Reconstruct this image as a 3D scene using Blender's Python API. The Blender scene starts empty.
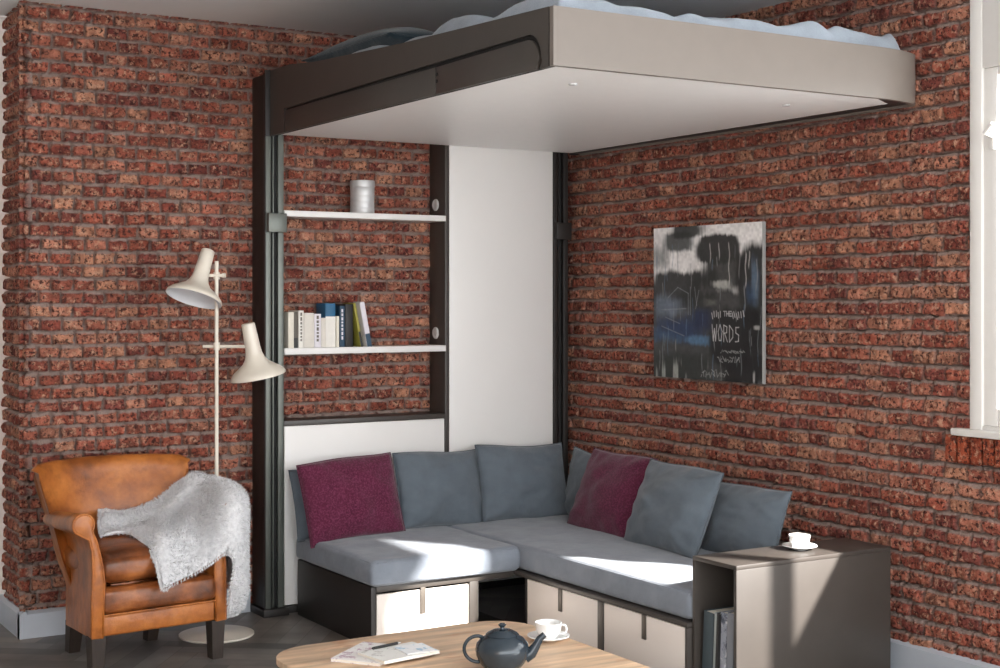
import bpy, bmesh, math, random
import numpy as np
from mathutils import Vector, Matrix, Euler

random.seed(7)
C = bpy.context.scene.collection
PI = math.pi

# ----------------------------------------------------------------------------- helpers
def lin(c):
    return tuple(((v/255)/12.92 if v/255 <= .04045 else ((v/255+.055)/1.055)**2.4) for v in c)

def tree(name):
    m = bpy.data.materials.new(name); m.use_nodes = True
    nt = m.node_tree
    return m, nt, nt.nodes['Principled BSDF']

def node(nt, t, **kw):
    n = nt.nodes.new(t)
    for k, v in kw.items(): setattr(n, k, v)
    return n

def noise(nt, scale, detail=3, rough=.55, stretch=None, coord='Object'):
    tc = node(nt, 'ShaderNodeTexCoord')
    n = node(nt, 'ShaderNodeTexNoise')
    n.inputs['Scale'].default_value = scale; n.inputs['Detail'].default_value = detail
    n.inputs['Roughness'].default_value = rough
    if stretch:
        mp = node(nt, 'ShaderNodeMapping'); mp.inputs['Scale'].default_value = stretch
        nt.links.new(tc.outputs[coord], mp.inputs['Vector']); nt.links.new(mp.outputs[0], n.inputs['Vector'])
    else:
        nt.links.new(tc.outputs[coord], n.inputs['Vector'])
    return n

def ramp(nt, src, stops):
    r = node(nt, 'ShaderNodeValToRGB')
    el = r.color_ramp.elements
    while len(el) < len(stops): el.new(.5)
    for e, (p, c) in zip(el, stops): e.position = p; e.color = (*c, 1) if len(c) == 3 else c
    nt.links.new(src, r.inputs[0]); return r

def mixc(nt, fac, a, b, mode='MIX'):
    m = node(nt, 'ShaderNodeMix', data_type='RGBA', blend_type=mode)
    for s, v in ((0, fac), (6, a), (7, b)):
        if hasattr(v, 'is_linked') or isinstance(v, bpy.types.NodeSocket): nt.links.new(v, m.inputs[s])
        elif s == 0: m.inputs[0].default_value = v
        else: m.inputs[s].default_value = (*v, 1)
    return m.outputs[2]

def bump(nt, b, height, strength=.3, dist=.005):
    n = node(nt, 'ShaderNodeBump'); n.inputs['Strength'].default_value = strength; n.inputs['Distance'].default_value = dist
    nt.links.new(height, n.inputs['Height']); nt.links.new(n.outputs[0], b.inputs['Normal']); return n

def plain(name, rgb, rough=.5, metal=0, var=.06, scale=14, bmp=0, bscale=180, spec=.5, stretch=None):
    """a plain surface: one colour with a slight procedural variation"""
    m, nt, b = tree(name)
    c = lin(rgb)
    n = noise(nt, scale, 3, stretch=stretch)
    r = ramp(nt, n.outputs[0], [(.3, tuple(v*(1-var) for v in c)), (.7, tuple(min(1, v*(1+var)) for v in c))])
    nt.links.new(r.outputs[0], b.inputs['Base Color'])
    b.inputs['Roughness'].default_value = rough; b.inputs['Metallic'].default_value = metal
    b.inputs['Specular IOR Level'].default_value = spec
    if bmp:
        k = noise(nt, bscale, 2); bump(nt, b, k.outputs[0], bmp, .003)
    return m

def fabric(name, rgb, weave=900, var=.12, sheen=.25, mottle=0, rgb2=None):
    m, nt, b = tree(name)
    c = lin(rgb)
    big = noise(nt, 9, 3); fine = noise(nt, weave, 2)
    r = ramp(nt, big.outputs[0], [(.3, tuple(v*(1-var) for v in c)), (.7, tuple(min(1, v*(1+var)) for v in c))])
    col = r.outputs[0]
    if rgb2:
        sp = noise(nt, mottle, 3, .7)
        f = ramp(nt, sp.outputs[0], [(.45, (0, 0, 0)), (.62, (1, 1, 1))])
        col = mixc(nt, f.outputs[0], col, lin(rgb2))
    w = ramp(nt, fine.outputs[0], [(.3, (.82, .82, .82)), (.7, (1.1, 1.1, 1.1))])
    col = mixc(nt, 1.0, col, w.outputs[0], 'MULTIPLY')
    nt.links.new(col, b.inputs['Base Color'])
    b.inputs['Roughness'].default_value = .9; b.inputs['Specular IOR Level'].default_value = .15
    b.inputs['Sheen Weight'].default_value = sheen; b.inputs['Sheen Roughness'].default_value = .5
    wr = noise(nt, 14, 2)
    ad = node(nt, 'ShaderNodeMath', operation='MULTIPLY_ADD'); ad.inputs[1].default_value = .12
    nt.links.new(fine.outputs[0], ad.inputs[0]); nt.links.new(wr.outputs[0], ad.inputs[2])
    bump(nt, b, ad.outputs[0], .35, .012)
    return m

# ---- meshes
def box(x0, x1, y0, y1, z0, z1, bev=.0025, seg=2):
    bm = bmesh.new()
    bmesh.ops.create_cube(bm, size=1)
    for v in bm.verts:
        v.co = Vector((x0+(v.co.x+.5)*(x1-x0), y0+(v.co.y+.5)*(y1-y0), z0+(v.co.z+.5)*(z1-z0)))
    if bev:
        bev = min(bev, .45*min(abs(x1-x0), abs(y1-y0), abs(z1-z0)))
        bmesh.ops.bevel(bm, geom=list(bm.edges), offset=bev, segments=seg, affect='EDGES', profile=.5)
    return bm

def merge(*bms):
    out = bmesh.new()
    for b in bms:
        me = bpy.data.meshes.new('tmp'); b.to_mesh(me); out.from_mesh(me); bpy.data.meshes.remove(me); b.free()
    return out

def moved(bm, M):
    bmesh.ops.transform(bm, matrix=M, verts=bm.verts); return bm

def lathe(profile, seg=48, close_top=True, close_bot=True):
    """profile: list of (r, z) from bottom to top; r=0 ends make a pole"""
    bm = bmesh.new(); rings = []
    for r, z in profile:
        if r < 1e-6: rings.append([bm.verts.new((0, 0, z))])
        else: rings.append([bm.verts.new((r*math.cos(2*PI*i/seg), r*math.sin(2*PI*i/seg), z)) for i in range(seg)])
    for a, b in zip(rings, rings[1:]):
        for i in range(seg):
            j = (i+1) % seg
            if len(a) == 1 and len(b) == 1: continue
            if len(a) == 1: bm.faces.new((a[0], b[j], b[i]))
            elif len(b) == 1: bm.faces.new((a[i], a[j], b[0]))
            else: bm.faces.new((a[i], a[j], b[j], b[i]))
    bmesh.ops.recalc_face_normals(bm, faces=bm.faces)
    return bm

def tube(pts, radii, seg=12):
    bm = bmesh.new(); pts = [Vector(p) for p in pts]; n = len(pts)
    if not hasattr(radii, '__len__'): radii = [radii]*n
    up = None; rings = []
    for i, p in enumerate(pts):
        t = (pts[min(i+1, n-1)]-pts[max(i-1, 0)]).normalized()
        if up is None: up = t.orthogonal().normalized()
        up = (up-t*up.dot(t)).normalized(); s = t.cross(up)
        rings.append([bm.verts.new(p+(up*math.cos(2*PI*k/seg)+s*math.sin(2*PI*k/seg))*radii[i]) for k in range(seg)])
    for a, b in zip(rings, rings[1:]):
        for k in range(seg): bm.faces.new((a[k], a[(k+1) % seg], b[(k+1) % seg], b[k]))
    bm.faces.new(rings[0][::-1]); bm.faces.new(rings[-1])
    bmesh.ops.recalc_face_normals(bm, faces=bm.faces)
    return bm

def prism(pts, axis, a0, a1, bev=0):
    """extrude a 2D outline along axis ('x': pts are (y,z); 'y': (x,z); 'z': (x,y))"""
    bm = bmesh.new()
    def P(p, a): return {'x': (a, p[0], p[1]), 'y': (p[0], a, p[1]), 'z': (p[0], p[1], a)}[axis]
    lo = [bm.verts.new(P(p, a0)) for p in pts]; hi = [bm.verts.new(P(p, a1)) for p in pts]
    n = len(pts)
    bm.faces.new(lo[::-1]); bm.faces.new(hi)
    for i in range(n): bm.faces.new((lo[i], lo[(i+1) % n], hi[(i+1) % n], hi[i]))
    bmesh.ops.recalc_face_normals(bm, faces=bm.faces)
    if bev:
        ed = [e for e in bm.edges if len(e.link_faces) == 2 and e.calc_face_angle(0) > .7]
        bmesh.ops.bevel(bm, geom=ed, offset=bev, segments=2, affect='EDGES', profile=.5)
    return bm

def grid_surface(P, closed_u=False):
    """P: numpy array (n,m,3)"""
    n, m, _ = P.shape; bm = bmesh.new()
    V = [[bm.verts.new(P[i, j]) for j in range(m)] for i in range(n)]
    for i in range(n if closed_u else n-1):
        for j in range(m-1):
            bm.faces.new((V[i][j], V[(i+1) % n][j], V[(i+1) % n][j+1], V[i][j+1]))
    return bm

def obj(name, bm, mat, parent=None, smooth=30, local=False):
    me = bpy.data.meshes.new(name)
    bm.to_mesh(me); bm.free()
    me.materials.append(mat)
    if smooth:
        me.polygons.foreach_set('use_smooth', [True]*len(me.polygons))
        if smooth < 180: me.set_sharp_from_angle(angle=math.radians(smooth))
    o = bpy.data.objects.new(name, me); C.objects.link(o)
    if parent:
        o.parent = parent
        if not local: o.matrix_parent_inverse = mat_of(parent).inverted()
    return o

def mat_of(o):
    M = Matrix.LocRotScale(o.location, o.rotation_euler, o.scale)
    return (mat_of(o.parent) @ o.matrix_parent_inverse @ M) if o.parent else M

def tag(o, label=None, cat=None, group=None, kind=None):
    if label: o['label'] = label
    if cat: o['category'] = cat
    if group: o['group'] = group
    if kind: o['kind'] = kind
    return o

def thing(name, label, cat, loc, rz=0, group=None):
    e = bpy.data.objects.new(name, None); C.objects.link(e)
    e.empty_display_size = .1; e.location = loc; e.rotation_euler = (0, 0, rz)
    return tag(e, label, cat, group)

def struct(name, bm, mat, parent=None, smooth=30):
    o = obj(name, bm, mat, parent, smooth)
    if not parent: o['kind'] = 'structure'
    return o

def vnoise(U, V, seed):
    """smooth value noise in 0..1 over arrays U,V (one unit per lattice cell)"""
    r = np.random.RandomState(seed).rand(256, 256)
    iu = np.floor(U).astype(int); iv = np.floor(V).astype(int)
    fu = U-iu; fv = V-iv; fu = fu*fu*(3-2*fu); fv = fv*fv*(3-2*fv)
    g = lambda a, b: r[a % 256, b % 256]
    return ((g(iu, iv)*(1-fu)+g(iu+1, iv)*fu)*(1-fv)+(g(iu, iv+1)*(1-fu)+g(iu+1, iv+1)*fu)*fv)

def sstep(a, b, x):
    t = np.clip((x-a)/(b-a), 0, 1); return t*t*(3-2*t)

# ----------------------------------------------------------------------------- materials
M = {}
def brick_material(name, sat=(1, 1, 1), mortar=(152, 133, 125)):
    m, nt, b = tree(name)
    ta = node(nt, 'ShaderNodeAttribute', attribute_name='tint')
    mk = node(nt, 'ShaderNodeAttribute', attribute_name='mask')
    n1 = noise(nt, 42, 4, .7); n2 = noise(nt, 62, 4, .7); n3 = noise(nt, 22, 4, .65); n4 = noise(nt, 150, 2)
    col = mixc(nt, 1.0, ta.outputs['Color'], ramp(nt, n3.outputs[0], [(.32, (.48, .44, .44)), (.68, (1.3, 1.27, 1.24))]).outputs[0], 'MULTIPLY')
    tanf = ramp(nt, n1.outputs[0], [(.52, (0, 0, 0)), (.66, (.85, .85, .85))])
    col = mixc(nt, tanf.outputs[0], col, lin((200*sat[0], 158*sat[1], 132*sat[2])))
    pit = ramp(nt, n2.outputs[0], [(.41, (.92, .92, .92)), (.48, (0, 0, 0))])
    col = mixc(nt, pit.outputs[0], col, lin((58, 30, 28)))
    mo = mixc(nt, n4.outputs[0], tuple(v*.72 for v in lin(mortar)), tuple(v*1.3 for v in lin(mortar)))
    col = mixc(nt, mk.outputs['Fac'], mo, col)
    nt.links.new(col, b.inputs['Base Color'])
    b.inputs['Roughness'].default_value = .9; b.inputs['Specular IOR Level'].default_value = .2
    ad = node(nt, 'ShaderNodeMath', operation='ADD')
    nt.links.new(n2.outputs[0], ad.inputs[0]); nt.links.new(n4.outputs[0], ad.inputs[1])
    bump(nt, b, ad.outputs[0], .9, .010)
    return m
M['brick'] = brick_material('brick_rough')

def wood(name, a, b_, scale, stretch, rough=.45, attr=None, knots=False):
    m, nt, b = tree(name)
    g1 = noise(nt, scale, 5, .6, stretch); g2 = noise(nt, scale*.35, 3, .5, stretch)
    col = mixc(nt, g1.outputs[0], lin(a), lin(b_))
    col = mixc(nt, 1.0, col, ramp(nt, g2.outputs[0], [(.3, (.7, .7, .7)), (.7, (1.25, 1.25, 1.25))]).outputs[0], 'MULTIPLY')
    if knots:
        k = noise(nt, 7, 3, .6, (1, 2.2, 1))
        col = mixc(nt, ramp(nt, k.outputs[0], [(.58, (0, 0, 0)), (.72, (.7, .7, .7))]).outputs[0], col, lin(knots))
    if attr:
        at = node(nt, 'ShaderNodeAttribute', attribute_name=attr)
        col = mixc(nt, 1.0, col, at.outputs['Color'], 'MULTIPLY')
    nt.links.new(col, b.inputs['Base Color']); b.inputs['Roughness'].default_value = rough
    bump(nt, b, g1.outputs[0], .15, .002)
    return m
M['floor'] = wood('dark_oak_parquet', (98, 93, 89), (136, 130, 124), 9, (1, 1, 1), .42, 'tint')
M['table_wood'] = wood('coffee_table_oak', (226, 198, 168), (206, 172, 138), 7, (1.2, 9, 1), .5, None, (196, 142, 102))
M['plaster'] = plain('ceiling_plaster', (226, 225, 224), .9, var=.02, scale=3)
M['side_plaster'] = plain('side_wall_plaster', (206, 204, 200), .9, var=.02, scale=3)
M['dark_plaster'] = plain('warm_grey_plaster', (176, 160, 150), .9, var=.05, scale=3)
M['baseboard'] = plain('painted_baseboard', (182, 188, 196), .45, var=.02)
M['frame_white'] = plain('window_white_paint', (226, 224, 220), .35, var=.015)
M['graphite'] = plain('graphite_lacquer', (66, 61, 57), .42, var=.05)
M['graphite_dark'] = plain('dark_graphite_lacquer', (36, 32, 30), .5, var=.05)
M['fascia'] = plain('graphite_lacquer_lit', (120, 112, 105), .33, var=.02)  # bed lacquer made lighter, window light on the front put into the colour
M['black'] = plain('black_gap', (12, 11, 11), .7)
M['rail'] = plain('aluminium_rail', (104, 108, 102), .38, .4, var=.04)
M['panel'] = plain('white_melamine', (228, 226, 223), .38, var=.012, scale=3)
M['drawer'] = plain('warm_white_drawer', (226, 217, 209), .42, var=.012, scale=3)
M['handle'] = plain('bronze_handle', (84, 77, 70), .4, .2)
M['steel'] = plain('brushed_steel', (205, 205, 205), .48, .45, var=.05, scale=60, stretch=(1, 1, .05))
M['pillow_grey'] = fabric('slate_linen', (97, 106, 114))
M['seat_grey'] = fabric('light_slate_linen', (130, 137, 147))
M['burgundy'] = fabric('burgundy_chenille', (84, 30, 52), 700, .15, .2, 120, (112, 52, 78))
M['teal'] = fabric('dark_teal_cotton', (46, 60, 68))
M['quilt'] = fabric('pale_blue_quilt', (154, 164, 175), 500, .10, .2)
M['pale_plastic'] = plain('pale_grey_plastic', (206, 206, 204), .4)
M['cream'] = plain('cream_enamel', (222, 214, 200), .3, var=.02)
M['cream_inside'] = plain('pale_enamel_inside', (214, 216, 220), .45, var=.02)
M['china'] = plain('white_china', (238, 238, 236), .15, var=.01)
M['glaze'] = plain('blue_grey_glaze', (42, 52, 60), .14, var=.12, scale=30)
M['dark_leg'] = plain('dark_stained_leg', (48, 38, 32), .45, var=.2, stretch=(8, 8, 1))
M['black_metal'] = plain('black_metal', (24, 23, 22), .45)
M['paper'] = plain('book_paper', (232, 226, 214), .8, var=.03)

def leather(name, base, dark, light):
    m, nt, b = tree(name)
    n1 = noise(nt, 5.5, 4, .6); n2 = noise(nt, 17, 4, .65); n3 = noise(nt, 260, 2)
    col = ramp(nt, n1.outputs[0], [(.34, lin(dark)), (.5, lin(base)), (.68, lin(light))]).outputs[0]
    cr = ramp(nt, n2.outputs[0], [(.30, (.72, .70, .68)), (.5, (1, 1, 1)), (.7, (1.08, 1.07, 1.05))])
    col = mixc(nt, 1.0, col, cr.outputs[0], 'MULTIPLY')
    nt.links.new(col, b.inputs['Base Color'])
    b.inputs['Roughness'].default_value = .36; b.inputs['Specular IOR Level'].default_value = .5
    ad = node(nt, 'ShaderNodeMath', operation='MULTIPLY_ADD'); ad.inputs[1].default_value = .15
    nt.links.new(n3.outputs[0], ad.inputs[0]); nt.links.new(n2.outputs[0], ad.inputs[2])
    bump(nt, b, ad.outputs[0], .3, .01)
    return m
M['leather'] = leather('tan_leather', (168, 98, 42), (126, 68, 28), (192, 120, 58))
M['leather_seat'] = leather('worn_brown_leather', (128, 70, 32), (74, 38, 18), (172, 104, 54))

def fur_mat():
    m, nt, b = tree('grey_sheepskin')
    n = noise(nt, 60, 3); r = ramp(nt, n.outputs[0], [(.3, lin((206, 206, 208))), (.7, lin((232, 232, 233)))])
    nt.links.new(r.outputs[0], b.inputs['Base Color']); b.inputs['Roughness'].default_value = .95
    b.inputs['Specular IOR Level'].default_value = .1; b.inputs['Sheen Weight'].default_value = .3
    return m
M['fur'] = fur_mat()

def glass_mat():
    m, nt, b = tree('window_glass'); nt.nodes.remove(b)
    t = node(nt, 'ShaderNodeBsdfTransparent'); g = node(nt, 'ShaderNodeBsdfGlossy'); g.inputs['Roughness'].default_value = .02
    x = node(nt, 'ShaderNodeMixShader'); x.inputs[0].default_value = .05
    nt.links.new(t.outputs[0], x.inputs[1]); nt.links.new(g.outputs[0], x.inputs[2])
    nt.links.new(x.outputs[0], nt.nodes['Material Output'].inputs[0]); return m
M['glass'] = glass_mat()

def printed(name, paper, inks, scale, rough=.45, stretch=None):
    """a printed page or cover: blotches of ink on paper"""
    m, nt, b = tree(name); col = None
    for i, (ink, lo, hi) in enumerate(inks):
        n = noise(nt, scale*(1+.7*i), 4, .7, stretch)
        f = ramp(nt, n.outputs[i % 2], [(lo, (0, 0, 0)), (hi, (1, 1, 1))])
        col = mixc(nt, f.outputs[0], col if col else lin(paper), lin(ink))
    nt.links.new(col, b.inputs['Base Color']); b.inputs['Roughness'].default_value = rough
    return m
M['print_pink'] = printed('pink_printed_cover', (232, 230, 228), [((176, 140, 160), .52, .62), ((120, 110, 118), .6, .7)], 26)
M['print_pale'] = printed('pale_printed_cover', (228, 228, 224), [((170, 165, 160), .55, .66), ((130, 150, 165), .62, .7)], 30)
M['print_blue'] = printed('blue_printed_card', (236, 238, 240), [((150, 190, 215), .55, .62)], 24)
M['print_grey'] = printed('grey_picture_cover', (150, 155, 166), [((70, 76, 88), .5, .6), ((205, 206, 210), .56, .62)], 12)

# ----------------------------------------------------------------------------- setting
XW, YB, ZC = 4.415, 6.525, 2.812     # right wall plane, back wall plane, ceiling
XL = 1.522                            # where the back wall turns into the left recess

PALETTE = [(162, 96, 80), (150, 84, 68), (170, 110, 91), (142, 77, 65), (176, 121, 100), (157, 88, 71), (130, 72, 64), (184, 131, 106), (166, 101, 83)]
def brick_wall(name, P0, U, N, W, H, step, bl, rh, z0, seed, hole=None):
    P0, U, N = np.array(P0, float), np.array(U, float), np.array(N, float)
    nu, nz = int(round(W/step))+1, int(round(H/step))+1
    u = np.linspace(0, W, nu); z = np.linspace(0, H, nz)
    Ug, Zg = np.meshgrid(u, z, indexing='ij')
    Uw = Ug+.007*(vnoise(Ug/.05, Zg/.05, seed)-.5)
    Zw = Zg+.008*(vnoise(Ug/.06+9, Zg/.06, seed+1)-.5)+.004*(vnoise(Ug/.3, Zg/.3+5, seed+2)-.5)
    row = np.floor((Zw-z0)/rh).astype(int); fz = (Zw-z0)/rh-row
    rr = np.random.RandomState(seed+3)
    jit = rr.rand(400)*.22; rnd = rr.rand(400, 400); rnd2 = rr.rand(400, 400)
    s = Uw/bl+.5*(row % 2)+jit[row % 400]
    ci = np.floor(s).astype(int); fu = s-ci
    br = rnd[row % 400, ci % 400]; br2 = rnd2[row % 400, ci % 400]
    topm = .13+.07*br2; botm = .07+.05*br
    fine = vnoise(Ug/.012, Zg/.012, seed+4); mid = vnoise(Ug/.028, Zg/.028, seed+5)
    d = np.minimum(np.minimum(fz-botm, 1-topm-fz)*rh, np.minimum(fu-.052, .948-fu)*bl)
    d = d+.005*(fine-.5)*(.5+br2)+.005*(mid-.5)
    mask = sstep(-.0015, .0015, d)
    body = .006+.006*br+.004*sstep(.0, .008, d)+.008*(mid-.5)+.005*(fine-.5)
    groove = np.maximum(sstep(.012, .006, np.minimum(fz*rh+.0035, np.minimum(fu, 1-fu)*bl+.002)), sstep(-.006, -.001, d)*(fz < .5))
    joint = .004+.004*(mid-.5)+.003*(fine-.5)-.026*groove
    hgt = body*mask+joint*(1-mask)
    pos = P0+Ug[..., None]*U+Zg[..., None]*np.array([0, 0, 1.])+hgt[..., None]*N
    idx = np.arange(nu*nz).reshape(nu, nz)
    q = np.stack([idx[:-1, :-1], idx[1:, :-1], idx[1:, 1:], idx[:-1, 1:]], -1)
    if np.dot(np.cross(U, [0, 0, 1]), N) < 0: q = q[..., ::-1]
    if hole:
        uc, zc = Ug[:-1, :-1]+step/2, Zg[:-1, :-1]+step/2
        keep = ~((uc > hole[0]) & (uc < hole[1]) & (zc > hole[2]) & (zc < hole[3]))
        q = q[keep]
    q = q.reshape(-1, 4)
    me = bpy.data.meshes.new(name)
    me.vertices.add(nu*nz); me.vertices.foreach_set('co', pos.reshape(-1).astype(np.float32))
    me.loops.add(len(q)*4); me.loops.foreach_set('vertex_index', q.reshape(-1).astype(np.int32))
    me.polygons.add(len(q)); me.polygons.foreach_set('loop_start', np.arange(0, len(q)*4, 4, dtype=np.int32))
    me.polygons.foreach_set('use_smooth', np.ones(len(q), bool))
    me.update(); me.validate()
    pal = np.array([lin(c) for c in PALETTE])
    k = (rr.permutation(len(PALETTE))[(rnd*997*len(PALETTE)).astype(int) % len(PALETTE)])
    tint = pal[k[row % 400, ci % 400]]*(.8+.4*br2[..., None])
    a = me.attributes.new('tint', 'FLOAT_COLOR', 'POINT')
    a.data.foreach_set('color', np.concatenate([tint, np.ones((nu, nz, 1))], -1).reshape(-1).astype(np.float32))
    a = me.attributes.new('mask', 'FLOAT', 'POINT'); a.data.foreach_set('value', mask.reshape(-1).astype(np.float32))
    me.materials.append(M['brick'])
    o = bpy.data.objects.new(name, me); C.objects.link(o); o['kind'] = 'structure'
    return o

WY0, WY1, WZ0, WZ1 = 1.95, 3.753, .985, 2.74    # window opening in the right wall
RY0 = -1.6                                       # where the built part of the room ends behind the camera
brick_wall('wall_back', (XL-.020, YB, 0), (1, 0, 0), (0, -1, 0), XW+.04-XL, ZC, .0044, .0985, .0605, .018, 11)
brick_wall('wall_right', (XW, YB+.02, 0), (0, -1, 0), (-1, 0, 0), YB+.02-2.6, ZC, .0044, .1165, .0635, .03, 31,
           (YB+.02-WY1, 9, WZ0, WZ1))
brick_wall('wall_left', (XL+.008, YB-.034, 0), (0, 1, 0), (-1, 0, 0), .42, ZC, .006, .1, .0605, .018, 51)
# the plain rest of the room (outside the picture, it bounces the light)
def wall_slab(name, *b): return struct(name, box(*b, bev=0), M['side_plaster'], smooth=0)
wall_slab('wall_recess', -3.0, XL+.05, 6.94, 7.0, 0, ZC)
struct('wall_side', box(-3.06, -3.0, RY0, 7.0, 0, ZC, 0), M['dark_plaster'], smooth=0)
rw = merge(box(XW, XW+.10, 1.72, WY0, 0, ZC, 0), box(XW, XW+.10, RY0, 1.72, 0, .05, 0), box(XW, XW+.10, RY0, 1.72, 2.6, ZC, 0), box(XW, XW+.07, WY0, 2.6, 0, WZ0, 0), box(XW, XW+.07, WY0, 2.6, WZ1, ZC, 0),
           box(XW+.05, XW+.09, 2.6, YB+.2, 0, WZ0, 0), box(XW+.05, XW+.09, 2.6, WY1, WZ1, ZC, 0), box(XW+.05, XW+.09, WY1, YB+.2, 0, ZC, 0))
struct('wall_front', rw, M['side_plaster'], smooth=0)  # its unseen forward opening was enlarged to let in more sun and bounce
struct('wall_light_block', box(-3.06, XW+.1, RY0-.08, RY0, 0, .45, 0), M['dark_plaster'], smooth=0)  # low unseen wall added to hold back sky light from behind
struct('ceiling', box(-3.06, XW+.1, RY0, 7.0, ZC, ZC+.06, 0), M['plaster'], smooth=0)

def make_floor():
    bm = bmesh.new(); lay = bm.loops.layers.float_color.new('tint')
    W, L = .095, .57; gap = .0012
    ca, sa = math.cos(math.radians(45+8)), math.sin(math.radians(45+8)); cx, cy = 1.8, 5.0
    def inside(x, y): return -1.0 < x < XW+.3 and 2.2 < y < 7.2
    def plank(p0, q0, p1, q1):
        mx, my = (p0+p1)/2, (q0+q1)/2
        X, Y = cx+ca*mx-sa*my, cy+sa*mx+ca*my
        if not inside(X, Y): return
        t = random.uniform(.55, 1.2); w = random.uniform(-.04, .04)
        vs = [bm.verts.new((cx+ca*p-sa*q, cy+sa*p+ca*q, 0)) for p, q in ((p0+gap, q0+gap), (p1-gap, q0+gap), (p1-gap, q1-gap), (p0+gap, q1-gap))]
        f = bm.faces.new(vs)
        for l in f.loops: l[lay] = (t+w, t, t-w, 1)
    for k in range(-90, 90):
        for m in range(-14, 15):
            ox, oy = k*W+m*L, k*W-m*L
            if abs(ox) > 7 or abs(oy) > 7: continue
            plank(ox, oy, ox+L, oy+W); plank(ox, oy+W, ox+W, oy+W+L)
    # backing slab under the planks
    for z, X0, X1, Y0, Y1 in ((-.004, -3.06, XW+.1, RY0, 7.0),):
        f = bm.faces.new([bm.verts.new(p) for p in ((X0, Y0, z), (X1, Y0, z), (X1, Y1, z), (X0, Y1, z))])
        for l in f.loops: l[lay] = (.5, .48, .46, 1)
    bmesh.ops.recalc_face_normals(bm, faces=bm.faces)
    for f in bm.faces:
        if f.normal.z < 0: f.normal_flip()
    return bm
struct('floor', make_floor(), M['floor'], smooth=0)

def board(name, pts, z1, t):
    """baseboard with a chamfered top edge along a straight run: pts = two (x,y) ends, t = (tx,ty) thickness direction"""
    (x0, y0), (x1, y1) = pts; tx, ty = t
    prof = [(0, 0), (1, 0), (1, z1-.012), (.45, z1), (0, z1)]
    bm = bmesh.new()
    A = [bm.verts.new((x0+tx*p, y0+ty*p, z)) for p, z in prof]; B = [bm.verts.new((x1+tx*p, y1+ty*p, z)) for p, z in prof]
    bm.faces.new(A[::-1]); bm.faces.new(B)
    for i in range(5): bm.faces.new((A[i], A[(i+1) % 5], B[(i+1) % 5], B[i]))
    bmesh.ops.recalc_face_normals(bm, faces=bm.faces)
    return struct(name, bm, M['baseboard'], smooth=0)
board('baseboard_back', ((XL-.026, YB), (2.57, YB)), .118, (0, -.04))
board('baseboard_left', ((XL+.004, YB-.0405), (XL+.004, 6.94)), .118, (-.03, 0))
board('baseboard_recess', ((-3.0, 6.94), (XL-.03, 6.94)), .118, (0, -.02))
board('baseboard_right', ((XW+.01, RY0), (XW+.01, 6.34)), .122, (-.045, 0))

# window in the right wall: frame > sash bars, panes
win = struct('window_1', merge(
    box(XW-.012, XW+.06, WY1-.056, WY1+.002, WZ0, WZ1, .004), box(XW-.012, XW+.06, WY0, WY0+.05, WZ0, WZ1, .004),
    box(XW-.010, XW+.058, WY0+.05, WY1-.056, WZ0, WZ0+.03, .004), box(XW-.010, XW+.058, WY0+.05, WY1-.056, 2.37, WZ1, .004)), M['frame_white'])
for i, (a, b) in enumerate(((2.845, 3.697), (2.0, 2.785))):
    sw = .062 if i == 0 else .035
    s = obj('sash', merge(box(XW, XW+.05, b-sw, b, WZ0+.03, 2.37, .004), box(XW, XW+.05, a, a+.03, WZ0+.03, 2.37, .004),
                          box(XW+.002, XW+.048, a+.03, b-sw, WZ0+.03, 1.085, .004), box(XW+.002, XW+.048, a+.03, b-sw, 2.34, 2.37, .004)), M['frame_white'], win)
    obj('pane', box(XW+.02, XW+.026, a+.03, b-sw, 1.08, 2.35, 0), M['glass'], s, 0)
obj('mullion', box(XW-.008, XW+.055, 2.785, 2.845, WZ0+.03, 2.37, .006), M['frame_white'], win)
obj('latch', merge(box(XW-.014, XW+.002, 3.640, 3.662, 2.06, 2.16, .004), tube([(XW-.012, 3.651, 2.11), (XW-.05, 3.651, 2.12), (XW-.055, 3.61, 2.15)], .008)), M['frame_white'], win)
struct('trim_1', box(XW-.045, XW+.06, WY0-.05, WY1+.068, .972, 1.000, .006), M['frame_white'])    # white sill board

def soldier_course():
    """bricks on end below the sill"""
    bms = []; y = WY1+.098; rs = random.Random(3)
    bm = bmesh.new(); lay = bm.verts.layers.float_color.new('tint'); lk = bm.verts.layers.float.new('mask')
    while y > 2.5:
        w = rs.uniform(.046, .056)
        b = box(XW-.035-rs.uniform(0, .006), XW+.02, y-w, y,   .868+rs.uniform(-.004, .004), .971, .006, 2)
        bmesh.ops.subdivide_edges(b, edges=b.edges, cuts=3, use_grid_fill=True)
        for v in b.verts: v.co += Vector((rs.uniform(-.002, .002), rs.uniform(-.0015, .0015), rs.uniform(-.002, .002)))
        c = lin(rs.choice([(168, 84, 58), (150, 72, 50), (160, 80, 56)]))
        me = bpy.data.meshes.new('t'); b.to_mesh(me); b.free()
        n0 = len(bm.verts); bm.from_mesh(me); bpy.data.meshes.remove(me)
        bm.verts.ensure_lookup_table()
        for v in bm.verts[n0:]: v[lay] = (*c, 1); v[lk] = 1
        y -= w+.008
    n0 = len(bm.verts)
    b = box(XW-.012, XW+.02, 2.45, WY1+.092, .872, .966, 0); me = bpy.data.meshes.new('t'); b.to_mesh(me); b.free(); bm.from_mesh(me)
    bm.verts.ensure_lookup_table()
    for v in bm.verts[n0:]: v[lay] = (.2, .15, .12, 1); v[lk] = 0
    return bm
struct('trim_2', soldier_course(), M['brick'], smooth=40)

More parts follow.
